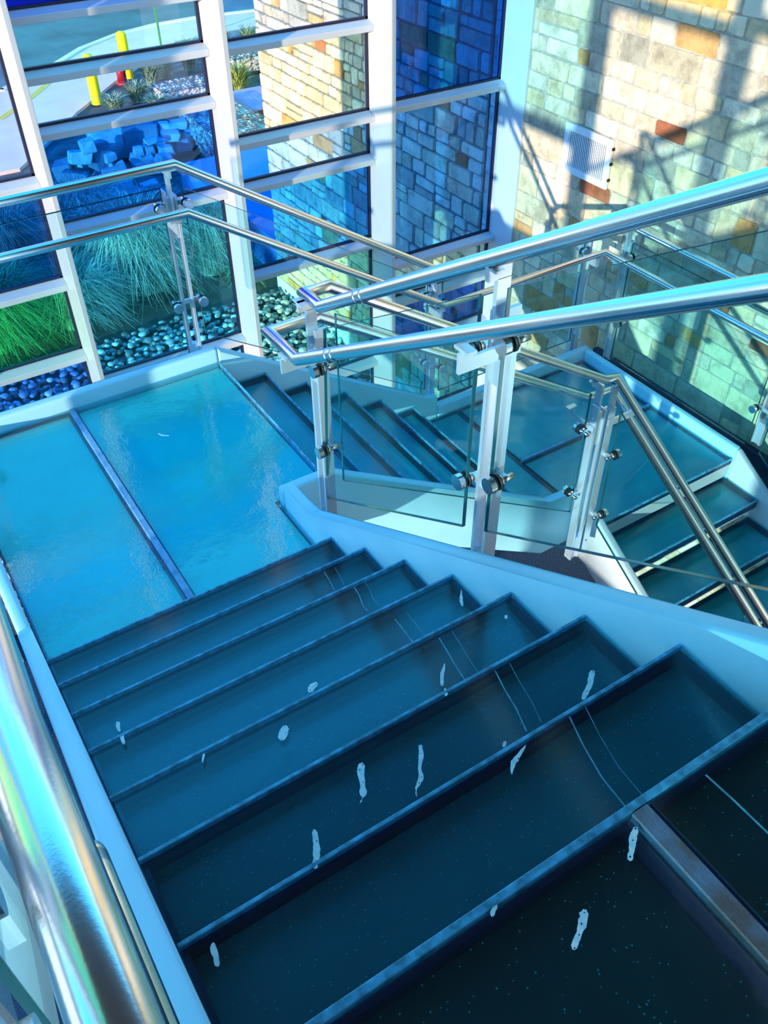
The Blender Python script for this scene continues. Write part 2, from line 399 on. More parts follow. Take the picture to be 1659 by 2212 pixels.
# second landing and lower flight
LB = thing('glass_landing', 'lower teal glass landing in the corner against the stone wall', 'landing')
tread(LB, 2.885, 3.275, 2.50, 3.765, ZB, 'frostB', None, lip=.012, depth=.022, name='glass_panel')
tread(LB, 3.285, 4.515, 2.254, 3.02, ZB, 'frostB', '-y', lip=.012, depth=.022, riser=.14, name='glass_panel')
tread(LB, 3.285, 4.515, 3.04, 3.765, ZB, 'frostB', None, lip=.012, depth=.022, name='glass_panel')
link('divider_bar', box(bmesh.new(), 3.285, 4.515, 3.022, 3.038, ZB-.05, ZB+.002), M['bluebar'], LB)
link('edge_beam', box(bmesh.new(), 3.102, 4.575, 3.77, 3.832, ZB-.30, ZB+.08, .016, 4), M['string'], LB, True)
link('edge_beam', box(bmesh.new(), 4.52, 4.575, 2.25, 3.77, ZB-.30, ZB+.08, .016, 4), M['string'], LB, True)
F3 = thing('stair_flight', 'lower teal glass flight with white risers descending beside the stone wall', 'staircase')
for i in range(1, 13):
    z = ZB - i*R; yn = 2.254 - i*T
    tread(F3, 3.294, 4.516, yn, yn+T+.03, z, 'frostB', '-y', riser=.075)
link('stringer', stringer_y(3.235, 3.29, 2.254, 2.254-12.6*T, ZB, R/T, dn=.32, la=-.20), M['paint'], F3, True)
link('stringer', stringer_y(4.52, 4.575, 2.25, 2.25-12.6*T, ZB, R/T, dn=.32), M['paint'], F3, True)

# ------------------------------------------------------------------ railings
def frame(u, n):           # u along the rail, n outwards
    return Vector(u), Vector(n)
def obox(bm, o, u, n, a0, a1, b0, b1, z0, z1):
    vs = [bm.verts.new(o + u*a + n*b + Vector((0,0,z))) for a in (a0,a1) for b in (b0,b1) for z in (z0,z1)]
    for q in [(0,1,3,2),(4,6,7,5),(0,4,5,1),(2,3,7,6),(0,2,6,4),(1,5,7,3)]: bm.faces.new([vs[i] for i in q])
    return bm
def standoff(parent, o, u, n, z, side, slope):
    """arm from the post out along the rail with a disc clamp gripping the glass at n=.02"""
    L = .075*side
    s = link('standoff', obox(bmesh.new(), o, u, n, 0, L, .050, .064, z-.012+slope*0, z+.012), M['plate'], parent)
    c = o + u*L + Vector((0,0,z))
    bm = bmesh.new(); cyl(bm, c+n*.030, c+n*.085, .011); cyl(bm, c+n*.030, c+n*.042, .019)
    link('pin', bm, M['rail'], s, True)
    bm = bmesh.new(); cyl(bm, c+n*.026, c+n*.032, .026, 24); cyl(bm, c+n*.008, c+n*.014, .026, 24)
    link('rubber_washer', bm, M['rubber'], s, True)
    bm = bmesh.new(); cyl(bm, c-n*.012, c+n*.008, .027, 28)
    d = link('clamp_disc', bm, M['rail'], s, False)
    return s
def post(parent, o, u, n, z_bot, z_rail, z_hand, sides, slope, zc, hand=True):
    """twin flat bar post.  o = point on the rail line (z=0); z_rail, z_hand = tube centres here; zc = clamp heights"""
    u, n = frame(u, n); o = Vector(o)
    p = link('post', obox(bmesh.new(), o, u, n, -.034, -.021, .036, .086, z_bot, z_rail-.14), M['plate'], parent)
    link('bar', obox(bmesh.new(), o, u, n, .021, .034, .036, .086, z_bot, z_rail-.17), M['plate'], p)
    link('spacer', obox(bmesh.new(), o, u, n, -.0205, .0205, .045, .077, z_bot, z_bot+.17), M['plate'], p)
    link('spacer', obox(bmesh.new(), o, u, n, -.0205, .0205, .045, .077, z_rail-.40, z_rail-.18), M['plate'], p)
    bm = bmesh.new()
    obox(bm, o, u, n, -.0075, .0075, .018, .062, z_rail-.30, z_rail-.060)
    obox(bm, o, u, n, -.0075, .0075, -.014, .062, z_rail-.062, z_rail-.020)
    obox(bm, o, u, n, -.035, .035, -.016, .016, z_rail-.026, z_rail-.020)
    link('stem', bm, M['plate'], p)
    for zz in (z_rail-.22, z_bot+.09):
        c = o + n*.061 + Vector((0,0,zz)); link('bolt', cyl(bmesh.new(), c-u*.038, c+u*.038, .006, 10), M['rail'], p, True)
    if hand:
        P = [(.086,z_hand-.095),(-.124,z_hand-.095),(-.124,z_hand-.032),(-.076,z_hand-.032),(-.076,z_hand-.052),(.086,z_hand-.052)]
        bm = prism(bmesh.new(), [o + n*b_ + Vector((0,0,z_)) - u*.047 for b_, z_ in P], u*.011)
        obox(bm, o, u, n, -.070, -.010, -.116, -.084, z_hand-.0315, z_hand-.020)
        link('handrail_bracket', bm, M['plate'], p)
    for zz in zc:
        for s in sides: standoff(p, o, u, n, zz + slope*.075*s, s, slope)
    return p
def panel(parent, pts, n):
    """glass sheet from four corner points, 12 mm thick along n, with a green ground edge"""
    n = Vector(n); bm = bmesh.new()
    g = link('glass_panel', prism(bm, pts, n*.012), M['rglass'], parent)
    bm = bmesh.new(); P = [Vector(p) for p in pts]; c = sum(P, Vector())/4
    for i in range(4):
        a, b = P[i], P[(i+1) % 4]
        ia = a + (c-a).normalized()*.0035; ib = b + (c-b).normalized()*.0035
        q = [bm.verts.new(x) for x in (a, b, ib, ia)]; q2 = [bm.verts.new(x+n*.012) for x in (a, b, ib, ia)]
        for k in range(4): bm.faces.new((q[k], q[(k+1)%4], q2[(k+1)%4], q2[k]))
        bm.faces.new(q); bm.faces.new(q2[::-1])
    link('ground_edge', bm, M['redge'], g)
    return g
RR = .0235
# inner railing: upper flight, return at the landing, middle flight, lower flight
gl = lambda y: 1.09 + SL*y
hl = lambda y: .905 + SL*y
IR = thing('railing', 'stainless inner railing with glass panels wrapping the open stair well', 'railing')
yN = 2.115; zN = gl(yN); x2 = 1.42; xe = 3.05
zE = zN + SL2*(xe-x2); g3 = lambda y: ZB + 1.09 - (2.254-y)*R/T
smooth_tube('guard_rail', [(1.32,-1.6,1.09),(1.32,0,1.09),(1.32,yN,zN),(1.32,2.235,zN),(x2,2.235,zN),(xe,2.235,zE),(3.145,2.235,zE-.02),(3.145,-1.1,zE-.02-3.335*R/T)], RR, M['rail'], IR)
hN = hl(2.10); hE = hN + SL2*(3.04-x2)
smooth_tube('handrail', [(1.2,-1.6,.905),(1.2,0,.905),(1.2,2.10,hN),(1.2,2.335,hN),(x2,2.335,hN),(3.04,2.335,hE),(3.245,2.335,hE-.02),(3.245,-1.1,hE-.02-3.435*R/T)], RR, M['rail'], IR)
for yy in (1.80, 1.84):                     # weld rings seen near the return
    for x, f in ((1.32, gl), (1.2, hl)):
        d = Vector((0, T, -R)).normalized(); p = Vector((x, yy, f(yy)))
        link('weld_ring', rod(p-d*.004, p+d*.004, RR+.0018, 24), M['rail'], IR, True)
post(IR, (1.32,1.165,0), (0,1,0), (1,0,0), -.86, gl(1.165), hl(1.165), (-1,1), SL, (.125,-.36))
post(IR, (1.292,2.222,0), (0,1,0), (1,0,0), ZA-.10, zN, hN, (-1,), SL, (-.52,-.92))
panel(IR, [(1.335,2.135,gl(2.135)-.095),(1.335,1.225,gl(1.225)-.095),(1.335,1.225,SL*1.225+.14),(1.335,2.20,SL*2.20+.14)], (1,0,0))
panel(IR, [(1.335,1.115,gl(1.115)-.095),(1.335,.06,gl(.06)-.095),(1.335,.06,SL*.06+.14),(1.335,1.115,SL*1.115+.14)], (1,0,0))
s2 = lambda x: zN + SL2*(x-x2)
panel(IR, [(1.43,2.215,s2(1.43)-.10),(2.94,2.215,s2(2.94)-.10),(2.94,2.215,s2(2.94)-.94),(1.43,2.215,s2(1.43)-.94)], (0,-1,0))
post(IR, (2.985,2.235,0), (1,0,0), (0,-1,0), ZB-.05, s2(2.985), hE, (-1,), SL2, (-1.50,-1.95))
post(IR, (3.145,2.20,0), (0,1,0), (-1,0,0), ZB-.05, zE-.02, hE, (-1,), R/T, (-1.62,-2.07))
s3 = lambda y: zE-.02-(2.235-y)*R/T
panel(IR, [(3.125,2.14,s3(2.14)-.10),(3.125,1.08,s3(1.08)-.10),(3.125,1.08,s3(1.08)-.94),(3.125,2.14,s3(2.14)-.94)], (-1,0,0))

# outer railing: first landing edge, middle flight, second landing, wall side
OR = thing('railing', 'stainless outer railing with glass panels along the glass wall and stone wall', 'railing')
zg = ZA+1.115; zh = ZA+.90; zgB = ZB+1.105; zhB = ZB+.89
xg = 1.46; xgE = xg + (zg-zgB)/-SL2
smooth_tube('guard_rail', [(-.6,3.87,zg),(xg,3.87,zg),(xgE,3.87,zgB),(4.665,3.87,zgB),(4.665,2.20,zgB),(4.665,-1.1,zgB-3.3*R/T)], RR, M['rail'], OR)
xh = 1.455; xhE = xh + (zh-zhB)/-SL2
smooth_tube('handrail', [(-.6,3.775,zh),(xh,3.775,zh),(xhE,3.775,zhB),(4.57,3.775,zhB),(4.57,2.20,zhB),(4.57,-1.1,zhB-3.3*R/T)], RR, M['rail'], OR)
post(OR, (1.425,3.87,0), (1,0,0), (0,1,0), ZA-.10, zg, zh, (-1,1), 0, (-.46,-1.02))
post(OR, (.10,3.87,0), (1,0,0), (0,1,0), ZA-.10, zg, zh, (-1,1), 0, (-.46,-1.02))
post(OR, (xgE,3.87,0), (1,0,0), (0,1,0), ZB-.06, zgB, zhB, (-1,1), SL2, (-1.50,-2.02))
post(OR, (4.53,3.87,0), (1,0,0), (0,1,0), ZB-.02, zgB, zhB, (-1,), 0, (-1.50,-2.05))
post(OR, (4.665,3.70,0), (0,1,0), (1,0,0), ZB-.02, zgB, zhB, (-1,), 0, (-1.50,-2.05))
post(OR, (4.665,2.24,0), (0,1,0), (1,0,0), ZB+.06, zgB, zhB, (-1,1), 0, (-1.50,-2.06))
panel(OR, [(.16,3.89,zg-.11),(1.375,3.89,zg-.11),(1.375,3.89,ZA+.03),(.16,3.89,ZA+.03)], (0,1,0))
panel(OR, [(-.6,3.89,zg-.11),(.05,3.89,zg-.11),(.05,3.89,ZA+.03),(-.6,3.89,ZA+.03)], (0,1,0))
q2 = lambda x: zg + SL2*(x-xg)
panel(OR, [(1.49,3.89,q2(1.49)-.11),(xgE-.06,3.89,q2(xgE-.06)-.11),(xgE-.06,3.89,q2(xgE-.06)-.97),(1.49,3.89,q2(1.49)-.97)], (0,1,0))
panel(OR, [(xgE+.06,3.89,zgB-.11),(4.47,3.89,zgB-.11),(4.47,3.89,ZB+.12),(xgE+.06,3.89,ZB+.12)], (0,1,0))
panel(OR, [(4.685,3.64,zgB-.12),(4.685,2.30,zgB-.12),(4.685,2.30,ZB+.02),(4.685,3.64,ZB+.02)], (1,0,0))
panel(OR, [(4.685,2.18,zgB-.12),(4.685,.9,zgB-.12-1.28*R/T),(4.685,.9,ZB+.02-1.28*R/T),(4.685,2.18,ZB+.02)], (1,0,0))

# near railing at the camera's side
NR = thing('railing', 'near stainless handrail with brown and gold reflections beside the left stringer', 'railing')
smooth_tube('handrail', [(-.052,-1.2,.883),(-.052,-.005,.883),(-.052,2.10,.883+2.105*SL),(-.052,2.30,.883+2.105*SL)], RR, M['rail'], NR, 40)
bm = bmesh.new(); tube(bm, [(-.0425,-1.2,.775),(-.0425,-.075,.775),(-.0425,-.060,.775)], .017, 32)
link('short_rail', bm, M['rail'], NR, True)
bmesh_s = bmesh.new(); bmesh.ops.create_uvsphere(bmesh_s, u_segments=24, v_segments=12, radius=.017, matrix=Matrix.Translation((-.0425,-.060,.775)))
link('rounded_end', bmesh_s, M['rail'], NR, True)
post(NR, (-.135,-.02,0), (0,1,0), (-1,0,0), -.05, 1.02, .883, (-1,1), 0, (.62,.15), hand=False)
link('handrail_bracket', box(bmesh.new(), -.215, -.045, -.026, -.014, .80, .858), M['plate'], NR)
panel(NR, [(-.155,-.08,.90),(-.155,-1.2,.90),(-.155,-1.2,.12),(-.155,-.08,.12)], (-1,0,0))
panel(NR, [(-.155,.06,.90-.08*.6),(-.155,1.9,.90-1.94*.6045),(-.155,1.9,.10-1.94*.6045),(-.155,.06,.10-.06*.6)], (-1,0,0))

# ------------------------------------------------------------------ room shell
YN, YF, YG, S = 5.227, 5.468, 5.560, 1.042
sz = lambda z: 1.389 + (z-1.389)*S
XM = [-.136, 1.137, 2.409, 3.681, 4.95]
XL = -.80
TINT = {}
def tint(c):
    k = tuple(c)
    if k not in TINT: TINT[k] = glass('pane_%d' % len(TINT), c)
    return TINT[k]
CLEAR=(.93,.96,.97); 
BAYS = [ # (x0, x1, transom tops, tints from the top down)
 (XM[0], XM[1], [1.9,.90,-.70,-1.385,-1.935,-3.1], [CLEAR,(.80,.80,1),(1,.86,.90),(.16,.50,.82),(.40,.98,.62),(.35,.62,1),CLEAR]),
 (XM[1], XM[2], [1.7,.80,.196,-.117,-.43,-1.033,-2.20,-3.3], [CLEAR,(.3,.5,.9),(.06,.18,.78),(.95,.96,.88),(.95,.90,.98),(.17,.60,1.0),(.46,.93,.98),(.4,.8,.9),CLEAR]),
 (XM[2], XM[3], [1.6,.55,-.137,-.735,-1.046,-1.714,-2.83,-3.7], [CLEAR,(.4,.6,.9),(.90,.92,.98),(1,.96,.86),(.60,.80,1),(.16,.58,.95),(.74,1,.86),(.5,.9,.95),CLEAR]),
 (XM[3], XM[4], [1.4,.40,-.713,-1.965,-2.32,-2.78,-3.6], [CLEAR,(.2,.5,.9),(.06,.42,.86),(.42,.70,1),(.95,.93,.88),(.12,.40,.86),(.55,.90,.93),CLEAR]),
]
ZT, ZBOT = 3.0, FLOOR-.02
for k, (x0, x1, tr, tn) in enumerate(BAYS):
    w = bpy.data.objects.new('window_%d' % (k+1), None); C.objects.link(w); struct(w)
    a, b = (x0-.018 if k else XL), x1-.018
    zs = [ZT] + [sz(z) for z in tr] + [ZBOT]
    xa, xb = x0-.002, x1-.034
    for j in range(len(zs)-1):
        zt, zb = zs[j], zs[j+1]
        zt2 = zt-.045 if j else zt; zb2 = zb+(.025 if j < len(zs)-2 else 0)
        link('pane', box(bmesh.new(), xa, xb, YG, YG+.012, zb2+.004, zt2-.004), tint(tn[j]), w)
        bm = bmesh.new()                                   # dark gasket round the pane
        box(bm, xa, xb, YG-.014, YG+.014, zb2, zb2+.016); box(bm, xa, xb, YG-.014, YG+.014, zt2-.008, zt2)
        box(bm, xa, xa+.010, YG-.014, YG+.014, zb2, zt2); box(bm, xb-.020, xb, YG-.014, YG+.014, zb2, zt2)
        link('gasket', bm, M['gasket'], w)
    for z in zs[1:-1]:
        link('transom', prism(bmesh.new(), [(x0,YF,z-.042),(x0,YF,z),(x0,YG-.012,z+.024),(x0,YG+.03,z+.024),(x0,YG+.03,z-.044),(x0,YF+.02,z-.044)], (x1-.036-x0,0,0), .003, 1), M['paint'], w)
    link('sill', box(bmesh.new(), x0, x1-.036, YF, YG+.03, ZBOT-.1, ZBOT, .004, 1), M['paint'], w)
for k, x in enumerate(XM):                                  # steel fins
    bm = bmesh.new()
    box(bm, x-.036, x, YN, YG+.04, FLOOR-.1, ZT, .003, 1)
    box(bm, x-.036, x+.030, YG+.01, YG+.05, FLOOR-.1, ZT, .003, 1)
    struct(link('trim_%d' % (k+1), bm, M['paint']))
# glazed wall on the left, out of view; its end bays tinted only to weaken the sun
YM = [-3.04,-1.84,-.64,.56,1.76,2.96,4.16,5.36]
wl = bpy.data.objects.new('window_5', None); C.objects.link(wl); struct(wl)
LT = {0:([1.0,-2.1],[(.40,.55,.62)]*3), 1:([1.0,-2.1],[(.40,.55,.62)]*3), 3:([.93,-2.0],[(1,.93,.55),CLEAR,CLEAR]), 4:([-.06,-2.2],[(.55,.84,.90),CLEAR,CLEAR])}  # rear bays: tint added just to keep sun off the stringer
for k in range(len(YM)-1):
    ts, tn = LT.get(k, ([1.0,-2.1],[CLEAR]*3 if k < 5 else [(.90,.85,.80)]*3))  # far bays: tint added to dim the sun on the exterior wall
    zs = [ZT]+ts+[FLOOR]
    for j in range(len(zs)-1):
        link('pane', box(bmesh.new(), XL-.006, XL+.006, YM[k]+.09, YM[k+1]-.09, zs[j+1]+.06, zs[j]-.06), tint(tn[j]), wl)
    for z in ts: link('transom', box(bmesh.new(), XL-.06, XL+.03, YM[k], YM[k+1], z-.06, z+.06), M['paint'], wl)
for k, y in enumerate(YM):
    struct(link('trim_%d' % (k+6), box(bmesh.new(), XL-.09, XL+.03, y-.085, y+.085, FLOOR, ZT), M['paint']))
M['dark'] = pbr('dark_ceiling_board', (.10,.07,.075), .7)
# ceiling over the head of the stairs, wall behind it
M['wood'] = pbr('warm_timber', (.46,.27,.13), .6, var=.25, scale=3, stretch=(6,.4,6))
struct(link('ceiling', box(bmesh.new(), XL-.1, 4.95, -4.1, 2.6, 3.02, 3.15), M['dark']))
struct(link('wall_back', box(bmesh.new(), XL-.1, 5.2, -4.2, -4.05, FLOOR, 3.02), M['wood']))
# floor
struct(link('floor', box(bmesh.new(), -.95, 5.3, -4.0, YG+.05, FLOOR-.15, FLOOR), M['carpet']))

# ashlar walls
PAL = [((.88,.80,.68),5),((.84,.72,.56),3),((.92,.86,.78),5),((.74,.44,.22),1.5),((.66,.63,.56),3),((.50,.50,.48),1.4),((.95,.92,.86),3),((.42,.17,.10),.4),((.90,.78,.60),2.4),((.72,.66,.60),2)]
def ashlar(name, x, y0, y1, z0, z1, mm, gap, seed, relief=.012, hs=(.12,.15,.18,.22), thick=.3, jit=.006):
    rnd = random.Random(seed)
    root = bpy.data.objects.new(name, None); C.objects.link(root); struct(root)
    bm = bmesh.new(); col = bm.loops.layers.float_color.new('stone')
    cs = [c for c, w in PAL]; ws = [w for c, w in PAL]
    def stone(a, b, lo, hi):
        c = Vector(rnd.choices(cs, ws)[0])*rnd.uniform(.85, 1.12); c = [min(1, v*rnd.uniform(.96,1.04)) for v in c]
        g = gap*.5; d = relief*rnd.uniform(.5, 1.1); bv = min(.012, gap*.9)
        j = lambda: rnd.uniform(-jit, jit)
        P = [(a+g+j(), lo+g+j()), (b-g+j(), lo+g+j()), (b-g+j(), hi-g+j()), (a+g+j(), hi-g+j())]
        cy = sum(p[0] for p in P)/4; cz = sum(p[1] for p in P)/4
        ring0 = []; ring1 = []
        for i in range(4):                                   # corners cut so stones are rounded
            p, q, r = P[i], P[(i+1) % 4], P[i-1]
            for t in (r, q):
                L = math.hypot(t[0]-p[0], t[1]-p[1]); f = min(.3, .012/L)
                ring0.append((p[0]+(t[0]-p[0])*f, p[1]+(t[1]-p[1])*f))
        for (py, pz) in ring0:
            L = math.hypot(py-cy, pz-cz); f = bv/L
            ring1.append((py+(cy-py)*f, pz+(cz-pz)*f))
        v0 = [bm.verts.new((x+.004, p[0], p[1])) for p in ring0]; v1 = [bm.verts.new((x-d+rnd.uniform(-.003,.003), p[0], p[1])) for p in ring1]
        fs = [bm.faces.new(v1)] + [bm.faces.new((v0[i], v0[(i+1)%8], v1[(i+1)%8], v1[i])) for i in range(8)]
        for f in fs:
            for l in f.loops: l[col] = (c[0], c[1], c[2], 1)
    z = z0
    while z < z1-.05:
        h = min(rnd.choice(hs), z1-z); y = y0
        if z1-z-h < .06: h = z1-z
        while y < y1-.01:
            w = h*rnd.choice((.8,1.1,1.5,1.9,2.4,2.9)); w = max(.09, min(w, .46))
            if y1-y-w < .08: w = y1-y
            u = rnd.random()
            if h > .15 and u < .28: m = h*rnd.uniform(.38,.62); stone(y, y+w, z, z+m); stone(y, y+w, z+m, z+h)
            elif h > .15 and u < .45 and w > .25:
                m = h*rnd.uniform(.4,.6); q = w*rnd.uniform(.4,.6)
                stone(y, y+q, z, z+h); stone(y+q, y+w, z, z+m); stone(y+q, y+w, z+m, z+h)
            else: stone(y, y+w, z, z+h)
            y += w
        z += h
    link('stonework', bm, M['stone'], root)
    link('mortar', box(bmesh.new(), x-.001, x+thick, y0, y1, z0, z1), mm, root)
    return root
ashlar('wall_right', 4.95, -1.6, 5.70, FLOOR, ZT, M['mortar'], .008, 3, relief=.009)
ashlar('wall_exterior', 4.95, 5.72, 10.25, GROUND+.16, 2.2, M['mortar2'], .015, 11, relief=.022, thick=1.6)
struct(link('trim_20', box(bmesh.new(), 4.915, 4.96, 5.72, 10.27, GROUND-.05, GROUND+.17, .004, 1), M['found']))

struct(link('trim_21', box(bmesh.new(), 4.885, 4.938, .6, 4.02, -3.0, -2.53, .004, 1), pbr('painted_wall_shade', (.006,.02,.06), .6)))  # dark strip added to paint the shadow between landing and stone wall
# wall grille
V = thing('vent_grille', 'white slatted air grille on the sunlit stone wall', 'vent')
yv0, yv1, zv0, zv1 = 4.207, 4.718, -1.250, -.888; xv = 4.935
bm = bmesh.new()
box(bm, xv-.022, xv, yv0, yv1, zv0, zv0+.050); box(bm, xv-.022, xv, yv0, yv1, zv1-.050, zv1)
box(bm, xv-.022, xv, yv0, yv0+.050, zv0+.05, zv1-.05); box(bm, xv-.022, xv, yv1-.050, yv1, zv0+.05, zv1-.05)
link('frame', bm, M['vent'], V)
link('recess', box(bmesh.new(), xv-.004, xv+.006, yv0+.05, yv1-.05, zv0+.05, zv1-.05), M['ventdk'], V)
ns = 22
for i in range(ns):
    y = yv0+.056 + (yv1-yv0-.112)*i/(ns-1)
    link('slat', box(bmesh.new(), xv-.014, xv-.009, y-.0050, y+.0050, zv0+.05, zv1-.05), M['vent'], V)
for z in (-.95,-1.06,-1.18):
    link('screw_clip', box(bmesh.new(), xv-.016, xv+.004, yv0-.012, yv0, z-.010, z+.010), M['rubber'], V)

# ------------------------------------------------------------------ outside
def poly(pts, z0, z1): return prism(bmesh.new(), [(x, y, z0) for x, y in pts], (0,0,z1-z0))
struct(link('ground', poly([(-14,5.71),(16,5.71),(26,60),(-20,60)], GROUND-.4, GROUND-.06), M['soil']))
struct(link('ground', box(bmesh.new(), -14, -.96, -14, 5.70, GROUND-.4, GROUND-.06), M['asphalt']))
struct(link('road', poly([(-20,24.0),(4.0,22.0),(5.5,23.2),(6.6,24.3),(7.8,25.1),(9.0,25.5),(10.3,25.6),(13,25.3),(30,24.5),(34,60),(-20,60)], GROUND-.06, GROUND-.02), M['asphalt']))
struct(link('sidewalk', poly([(-20,17.5),(3.0,17.0),(3.8,18.02),(4.92,19.57),(6.46,21.34),(8.83,23.6),(13,24.0),(30,23.4),(30,24.5),(13,25.28),(10.3,25.58),(9.0,25.48),(7.8,25.08),(6.6,24.28),(5.5,23.18),(4.0,21.98),(-20,23.98)], GROUND-.06, GROUND), M['concrete']))
kp = [(-20,23.9),(4.0,21.88),(5.53,23.12),(6.6,24.25),(7.81,25.05),(9.03,25.45),(10.28,25.55),(13,25.25),(30,24.45)]
bm = bmesh.new()
for (a, b) in zip(kp[:-1], kp[1:]):
    d = Vector((b[0]-a[0], b[1]-a[1], 0)).normalized(); n = Vector((-d.y, d.x, 0))*.16
    prism(bm, [(a[0],a[1],GROUND-.03),(b[0],b[1],GROUND-.03),(b[0]+n.x,b[1]+n.y,GROUND-.03),(a[0]+n.x,a[1]+n.y,GROUND-.03)], (0,0,.06))
struct(link('kerb', bm, M['kerb']))
lp = [(3.41,19.98),(4.35,21.05),(5.03,21.95),(6.3,23.35)]
tag(link('painted_line', ribbon_bm(GROUND+.004, lp, .075), M['line']), 'yellow painted line across the pale pavement', 'road marking')
struct(link('gravel_strip', poly([(8.0,22.6),(13,22.8),(13,23.95),(8.9,23.55)], GROUND-.05, GROUND+.02), M['gravel']))

def bollard(x, y, h, label, group='yellow bollards by the hydrant'):
    b = thing('bollard', label, 'bollard', group)
    b.location = (x, y, GROUND)
    bm = bmesh.new(); tube(bm, [(0,0,-.02),(0,0,h-.08)], .115, 24, caps=False)
    link('pipe', bm, M['yellow'], b, True)
    bm = bmesh.new(); bmesh.ops.create_uvsphere(bm, u_segments=24, v_segments=12, radius=.115, matrix=Matrix.Translation((0,0,h-.085)) @ Matrix.Diagonal((1,1,.7,1)))
    link('domed_cap', bm, M['yellow'], b, True)
bollard(5.474, 19.905, .985, 'yellow bollard standing at the tip of the painted line, nearer one')
bollard(6.72, 21.339, .975, 'yellow bollard directly behind the red hydrant')
h = thing('fire_hydrant', 'dark red fire hydrant with pale bonnet between two yellow bollards', 'hydrant'); h.location = (6.41, 20.86, GROUND)
bm = bmesh.new(); tube(bm, [(0,0,0),(0,0,.06)], .15, 20); tube(bm, [(0,0,.06),(0,0,.46)], .105, 20)
link('barrel', bm, M['red'], h, True)
bm = bmesh.new(); tube(bm, [(0,0,.46),(0,0,.50)], .135, 20); bmesh.ops.create_uvsphere(bm, u_segments=20, v_segments=10, radius=.115, matrix=Matrix.Translation((0,0,.52)) @ Matrix.Diagonal((1,1,1.1,1))); tube(bm, [(0,0,.60),(0,0,.69)], .035, 8)
link('bonnet', bm, M['silver'], h, True)['label'] = 'pale bonnet'
bm = bmesh.new(); tube(bm, [(-.19,0,.36),(.19,0,.36)], .05, 14); tube(bm, [(0,0,.33),(0,-.19,.33)], .06, 14)
link('outlet_cap', bm, M['red'], h, True)
p = thing('sign_post', 'thin green post standing on the pavement near the kerb', 'post'); p.location = (8.27, 23.18, GROUND)
link('stake', box(bmesh.new(), -.022, .022, -.022, .022, -.02, 2.1), M['green'], p)

